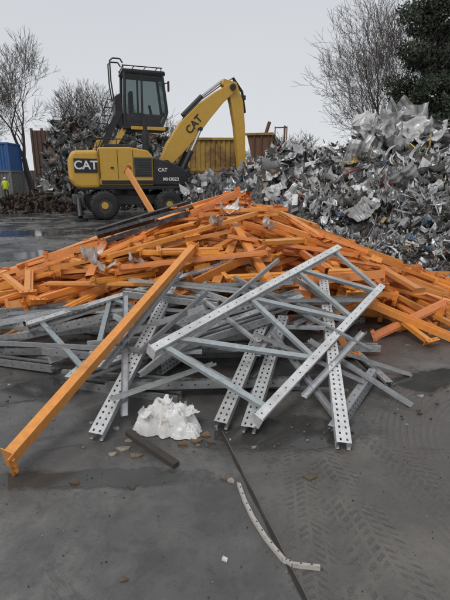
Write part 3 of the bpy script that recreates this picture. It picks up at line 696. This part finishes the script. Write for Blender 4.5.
# ------------------------------------------------------------------ containers, walls
def corr_wall(p, q, z0, z1, depth=.06, pitch=.28):
    p = Vector((*p, 0)); q = Vector((*q, 0)); d = q - p; L = d.length; d.normalize(); nn = Vector((-d.y, d.x, 0)); n = int(L / pitch); pts = []
    for i in range(n):
        for f, o in ((0, 0), (.35, 0), (.5, 1), (.85, 1)): pts.append(p + d * ((i + f) * L / n) + nn * (o * depth))
    pts.append(q); V = [(v.x, v.y, z0) for v in pts] + [(v.x, v.y, z1) for v in pts]; m = len(pts)
    return V, [(i, i + 1, m + i + 1, m + i) for i in range(m - 1)]
def container(name, x, y, L, W, Hh, z0, rz, mat, roof=True):
    e = empty(name, (x, y, z0), rz); mb = MB(); a, b = L / 2, W / 2
    for p, q2 in (((a, -b + .05), (-a, -b + .05)), ((-a, b - .05), (a, b - .05)), ((-a + .05, -b), (-a + .05, b)), ((a - .05, b), (a - .05, -b))): mb.add(*corr_wall(p, q2, .1, Hh - .1))
    if roof: mb.add(*box_vf(-a + .04, a - .04, -b + .04, b - .04, Hh - .12, Hh - .06))
    mb.add(*box_vf(-a + .04, a - .04, -b + .04, b - .04, .08, .14)); mb.build('walls', [mat], e)
    fr = MB()
    for zz in (0, Hh - .14):
        for s in (-1, 1):
            fr.add(*box_vf(-a, a, s * b - .07, s * b + .07, zz, zz + .14)); fr.add(*box_vf(s * a - .07, s * a + .07, -b + .071, b - .071, zz, zz + .14))
    for sx in (-1, 1):
        for sy in (-1, 1): fr.add(*box_vf(sx * a - .085, sx * a + .085, sy * b - .085, sy * b + .085, 0.003, Hh + .004))
    fr.build('frame', [mat], e); return e
container('yellow_steel_container', -1.2, 28.5, 3.6, 2.4, 2.1, 0, R(4), M['ochre'])
container('yellow_steel_container', -1.1, 28.5, 3.6, 2.4, 1.9, 2.11, R(2), M['ochre'], False)
container('blue_shipping_container', -22.4, 42, 6, 2.4, 2.4, 0, R(0), M['fence'])
container('blue_shipping_container', -22.4, 42, 6, 2.4, 2.4, 2.41, R(0), M['blue'])
BM = empty('rusty_baling_machine', (2.5, 26.6, 0), R(-12))
pbox('press_body', (-1.1, 1.2, -.9, .9, .4, 2.6), M['rust'], BM, .05)
prism('feed_hopper', [(-.75, 2.6), (-1.1, 4.0), (.35, 4.15), (.35, 2.6)], -.95, .95, M['rust'], BM, .03)
pbox('hydraulic_cabinet', (.40, 1.15, -.8, .8, 2.61, 3.7), M['brick'], BM, .03)
pbox('cabinet_door', (.48, 1.07, -.83, -.805, 2.75, 3.55), M['black'], BM, .01)
for i, x in enumerate((-1.0, -.45, .1, .65, 1.1)): pbox(f'body_rib_{i}', (x, x + .09, -.97, -.905, .42, 2.58), M['rust'], BM, .01)
for i, x in enumerate((-.7, -.3, .1)): pbox(f'hopper_rib_{i}', (x, x + .07, -1.02, -.955, 2.65, 3.98), M['brick'], BM, .01)
pbox('hopper_lip', (-1.18, .42, -1.05, -.956, 3.99, 4.12), M['ochre'], BM, .01)
ptube('ram_cylinder', (-.2, 0, 4.0), (.05, 0, 4.8), .1, M['rust'], BM); ptube('vent_pipe', (.9, .3, 3.7), (.9, .3, 4.6), .06, M['rust'], BM)
for i, x in enumerate((.45, 1.1)): ptube(f'mast_{i}', (x, -.7, 3.7), (x, -.7, 4.45), .035, M['rust'], BM, 6)
ptube('mast_rail', (.45, -.7, 4.4), (1.1, -.7, 4.4), .03, M['rust'], BM, 6)
for i, x in enumerate((-.95, 1.0)): pbox(f'skid_{i}', (x - .15, x + .15, -1, 1, 0, .4), M['grey'], BM)
e = empty('rusty_sheet_gate', (-13.3, 33, 0)); mb = MB(); mb.add(*corr_wall((-.6, 0), (.9, 0), 0, 5.0)); mb.build('sheets', [M['brick']], e)
mb = MB(); [mb.add(*box_vf(x, x + .15, .08, .23, 0, 5.15)) for x in (-.65, .1, .85)]; mb.build('posts', [M['rust']], e)
e = empty('boundary_fence', (0, 0, 0)); mb = MB(); mb.add(*corr_wall((-60, 50), (60, 50), 0, 2.6, .08, .5)); mb.build('cladding', [M['fence']], e)
mb = MB(); [mb.add(*box_vf(-60 + i * 4, -59.85 + i * 4, 50.1, 50.3, 0, 2.75)) for i in range(31)]; mb.build('posts', [M['rust']], e)
e = empty('brown_warehouse', (24, 36, 0)); mb = MB(); mb.add(*corr_wall((-9, 0), (9, 0), 0, 5.6, .06, .4)); mb.add(*corr_wall((-9, 12), (-9, 0), 0, 5.6, .06, .4)); mb.add(*corr_wall((9, 0), (9, 12), 0, 5.6, .06, .4)); mb.build('walls', [M['brick']], e)
part('roof', [(-9.3, -.4, 5.6), (9.3, -.4, 5.6), (9.3, 6, 7.2), (-9.3, 6, 7.2), (-9.3, 12.3, 5.6), (9.3, 12.3, 5.6)], [(0, 1, 2, 3), (3, 2, 5, 4), (0, 3, 4), (1, 5, 2)], M['fence'], e)
pbox('door', (-3, 1, -.06, -.01, 0, 4.2), M['grey'], e)
for i in range(4): pbox(f'window_{i}', (2.2 + i * 1.7, 3.4 + i * 1.7, -.05, -.01, 3.0, 4.0), M['glass'], e)

# ------------------------------------------------------------------ trees
def bare_tree(name, loc, height, seed, lean_=.0, depth=7, spread=.55, r0=None, mbx=None, wide=1.0, rmin=.013):
    q = random.Random(seed); mb = mbx or MB(); r0 = r0 or height * .02
    def grow(p, d, L, r, dep):
        nseg = 3 if dep > 2 else 2
        for s in range(nseg):
            j = .12 if dep > 4 else .25
            d = (d + Vector((q.uniform(-j, j), q.uniform(-j, j), q.uniform(-j * .5, j)))).normalized()
            p2 = p + d * (L / nseg); r2 = max(rmin * .7, r * (.90 if s < nseg - 1 else .82))
            mb.add(*tube_vf(p, p2, r, r2, 7 if dep > 5 else (4 if dep > 3 else 3), False), mi=0 if dep > 3 else 1)
            if dep > 0 and dep < depth and s < nseg - 1 and q.random() < .72:
                ax = d.orthogonal().normalized(); ax = Matrix.Rotation(q.uniform(0, 6.28), 3, d) @ ax
                nd = (d * .75 + ax * wide * q.uniform(.5, .9)).normalized(); grow(p2, nd, L * .62, max(rmin, r2 * .5), dep - 1 if dep < 4 else dep - 2)
            p, r = p2, r2
        if dep == 0: return
        kk = 2 if q.random() < .55 else 3; ph = q.uniform(0, 6.28)
        for i in range(kk):
            ax = Matrix.Rotation(ph + 6.28 * i / kk + q.uniform(-.4, .4), 3, d) @ d.orthogonal().normalized()
            nd = (d + ax * wide * q.uniform(spread * .5, spread * 1.2) + Vector((0, 0, .1))).normalized()
            grow(p.copy(), nd, L * q.uniform(.72, .9), max(rmin, r * (.72 if kk == 2 else .62)), dep - 1)
    grow(Vector(loc), Vector((lean_, 0, 1)).normalized(), height * .22, r0, depth)
    if mbx is None: return mb.build(name, [M['bark'], M['twig']])
bare_tree('bare_tree', (-18.9, 44, 0), 16.5, 4)
bare_tree('bare_tree', (13.8, 40, 0), 16.5, 8, wide=1.0)
bare_tree('bare_tree', (-14.5, 50, 0), 13.5, 15)
bare_tree('bare_tree', (-24.5, 47, 0), 12, 23)
bare_tree('bare_tree', (15.4, 43, 0), 16, 31, wide=1.0)
mb = MB()
for i, (x, y, h) in enumerate(((-11, 52, 13), (-8, 54, 12), (-17, 56, 13), (-5.5, 56, 10), (6.6, 52, 8), (9.2, 53, 8.5), (-21, 58, 14), (18, 50, 11), (24, 52, 12), (31, 50, 12), (-30, 54, 12), (3, 62, 7), (-9.5, 58, 12), (-13, 60, 13), (-16, 52, 11), (-19.5, 53, 10))):
    bare_tree('x', (x, y, 0), h, 40 + i, 0, 5, .6, None, mb, 1.2, .02)
mb.build('distant_bare_trees', [M['bark'], M['twig']])
def leafy(name, loc, height, seed, width):
    e = empty(name, loc); q = random.Random(seed); mb = MB(); cl = []
    p = Vector((0, 0, 0)); r = .45
    for i in range(11):
        p2 = p + Vector((q.uniform(-.2, .2), q.uniform(-.2, .2), height / 11)); mb.add(*tube_vf(p, p2, r, r * .87, 8, False)); r *= .87
        if i > 0:
            cl.append((p2, q.uniform(1.0, 1.5)))
            for k in range(6):
                an = 6.28 * k / 6 + q.uniform(-.5, .5); L = width * q.uniform(.35, 1.0) * (1.0 if i < 8 else .8 if i < 10 else .5); tip = p2 + Vector((math.cos(an) * L, math.sin(an) * L, q.uniform(-.2, 1.1)))
                mb.add(*tube_vf(p2, tip, r * .45, .04, 5, False)); cl.append((tip, q.uniform(.55, 1.15))); cl.append((p2.lerp(tip, .5), q.uniform(.7, 1.2)))
        p = p2
    mb.build('trunk', [M['bark']], e); lf = MB()
    for c, rad in cl:
        k = q.uniform(.5, 1.4)
        for _ in range(int(230 * rad)):
            d = Vector((q.gauss(0, 1), q.gauss(0, 1), q.gauss(0, 1))).normalized() * rad * (q.random() ** .4) * q.uniform(.8, 1.2)
            pos = c + Vector((d.x, d.y, d.z * .85)); s = q.uniform(.07, .17)
            m = Matrix.Translation(pos) @ Euler((q.uniform(0, 6.28), q.uniform(0, 6.28), 0)).to_matrix().to_4x4()
            kk = k * q.uniform(.7, 1.3)
            lf.add([(-s, 0, 0), (0, -s * .6, .02), (s, 0, 0), (0, s * .6, .02)], [(0, 1, 2, 3)], m, (.036 * kk, .050 * kk, .026 * kk))
    lf.build('foliage', [M['leaf']], e)
leafy('ivy_covered_tree', (16.3, 38, 0), 19.5, 3, 3.3)
leafy('ivy_covered_tree', (20.0, 39, 0), 19, 6, 3.4)

# ------------------------------------------------------------------ yard worker
def worker():
    e = empty('yard_worker', (-19.2, 39.2, 0), R(30))
    J = {'pel': (0, 0, .98, .15, .11), 'sp': (0, 0, 1.2, .15, .11), 'ch': (0, 0, 1.40, .18, .12), 'nk': (0, 0, 1.53, .06, .06), 'hd': (0, .01, 1.62, .085, .095), 'tp': (0, .01, 1.74, .075, .085),
         'hl': (-.1, 0, .92, .1, .1), 'kl': (-.12, .1, .5, .07, .07), 'al': (-.12, .02, .09, .05, .05), 'fl': (-.13, .17, .05, .045, .04),
         'hr': (.1, 0, .92, .1, .1), 'kr': (.12, .02, .5, .07, .07), 'ar': (.12, -.16, .1, .05, .05), 'fr': (.13, -.03, .05, .045, .04),
         'sl': (-.2, 0, 1.44, .065, .065), 'el': (-.27, -.06, 1.16, .05, .05), 'wl': (-.27, .08, .92, .035, .035), 'pl': (-.27, .11, .85, .03, .02),
         'sr': (.2, 0, 1.44, .065, .065), 'er': (.27, .0, 1.16, .05, .05), 'wr': (.27, .14, .95, .035, .035), 'pr': (.27, .18, .88, .03, .02)}
    ed = ['pel sp', 'sp ch', 'ch nk', 'nk hd', 'hd tp', 'pel hl', 'hl kl', 'kl al', 'al fl', 'pel hr', 'hr kr', 'kr ar', 'ar fr', 'ch sl', 'sl el', 'el wl', 'wl pl', 'ch sr', 'sr er', 'er wr', 'wr pr']
    for s in 'lr':
        px = J['p' + s]
        for i in range(5):
            nm = f'f{s}{i}'; o = (i - 2) * .017
            J[nm] = (px[0], px[1] + o + .02, px[2] - (.085 if 0 < i < 4 else .065 if i == 4 else .03), .008, .008); ed.append(f'p{s} {nm}')
    ks = list(J); me = bpy.data.meshes.new('body'); me.from_pydata([J[k][:3] for k in ks], [tuple(ks.index(a) for a in s.split()) for s in ed], [])
    o = bpy.data.objects.new('body', me); COL.objects.link(o); o.parent = e
    o.modifiers.new('skin', 'SKIN'); o.modifiers.new('sub', 'SUBSURF').levels = 1
    if me.skin_vertices:
        sv = me.skin_vertices[0].data
        for i, k in enumerate(ks): sv[i].radius = J[k][3:5]
        sv[0].use_root = True
    bpy.context.view_layer.update(); dg = bpy.context.evaluated_depsgraph_get(); nm = bpy.data.meshes.new_from_object(o.evaluated_get(dg)); o.modifiers.clear(); o.data = nm
    nm.materials.clear(); [nm.materials.append(M[k]) for k in ('cloth', 'vest', 'skin', 'white')]
    for p in nm.polygons:
        x, y, z = p.center; p.use_smooth = True
        p.material_index = 3 if z > 1.70 else 2 if z > 1.53 or (abs(x) > .22 and z < .92 and z > .7) else 1 if z > .8 else 0
    V = []; F = []; n = 16
    for j in range(6):
        th = math.pi / 2 * j / 5
        for i in range(n): V.append((.125 * math.cos(th) * math.cos(6.283 * i / n), .01 + .145 * math.cos(th) * math.sin(6.283 * i / n), 1.71 + .11 * math.sin(th)))
    for j in range(5):
        for i in range(n): F.append((j * n + i, j * n + (i + 1) % n, (j + 1) * n + (i + 1) % n, (j + 1) * n + i))
    part('hard_hat', V, F, M['white'], e, smooth=True)
worker()

# ------------------------------------------------------------------ light, world, camera
el, az = R(55), R(215)
w = bpy.data.worlds.new('World'); scene.world = w; w.use_nodes = True; t = w.node_tree; bg = t.nodes['Background']
sk = t.nodes.new('ShaderNodeTexSky'); sk.sky_type = 'NISHITA'; sk.sun_disc = False; sk.sun_elevation = el; sk.sun_rotation = az; sk.dust_density = 4
tc = t.nodes.new('ShaderNodeTexCoord'); sx = t.nodes.new('ShaderNodeSeparateXYZ'); t.links.new(tc.outputs['Generated'], sx.inputs[0])
nz = t.nodes.new('ShaderNodeTexNoise'); nz.inputs['Scale'].default_value = 2.2; nz.inputs['Detail'].default_value = 5; t.links.new(tc.outputs['Generated'], nz.inputs['Vector'])
ad = t.nodes.new('ShaderNodeMath'); ad.operation = 'MULTIPLY_ADD'; t.links.new(nz.outputs['Fac'], ad.inputs[0]); ad.inputs[1].default_value = .35; t.links.new(sx.outputs[2], ad.inputs[2])
cr = t.nodes.new('ShaderNodeValToRGB'); cr.color_ramp.elements[0].position = .12; cr.color_ramp.elements[0].color = (7.5, 7.7, 7.95, 1); cr.color_ramp.elements[1].position = .75; cr.color_ramp.elements[1].color = (6.1, 6.35, 6.8, 1)
t.links.new(ad.outputs[0], cr.inputs[0])
mx = t.nodes.new('ShaderNodeMix'); mx.data_type = 'RGBA'; mx.inputs[0].default_value = .06
t.links.new(cr.outputs[0], mx.inputs[6]); t.links.new(sk.outputs[0], mx.inputs[7]); t.links.new(mx.outputs[2], bg.inputs[0]); bg.inputs[1].default_value = .1
sd = bpy.data.lights.new('sun', 'SUN'); sd.energy = 1.5; sd.angle = R(25); sd.color = (1, .98, .95)
so = bpy.data.objects.new('sun', sd); COL.objects.link(so)
dirv = Vector((math.sin(az) * math.cos(el), math.cos(az) * math.cos(el), math.sin(el)))
so.rotation_euler = dirv.to_track_quat('Z', 'Y').to_euler()
cam = bpy.data.cameras.new('camera'); co = bpy.data.objects.new('camera', cam); COL.objects.link(co); scene.camera = co
cam.sensor_fit = 'VERTICAL'; cam.sensor_height = 36; cam.lens = 26; cam.clip_start = .05; cam.clip_end = 600
co.location = (0, 0, 1.6); co.rotation_euler = (R(74.5), 0, 0)
scene.view_settings.view_transform = 'Standard'; scene.view_settings.look = 'None'; scene.view_settings.exposure = 0
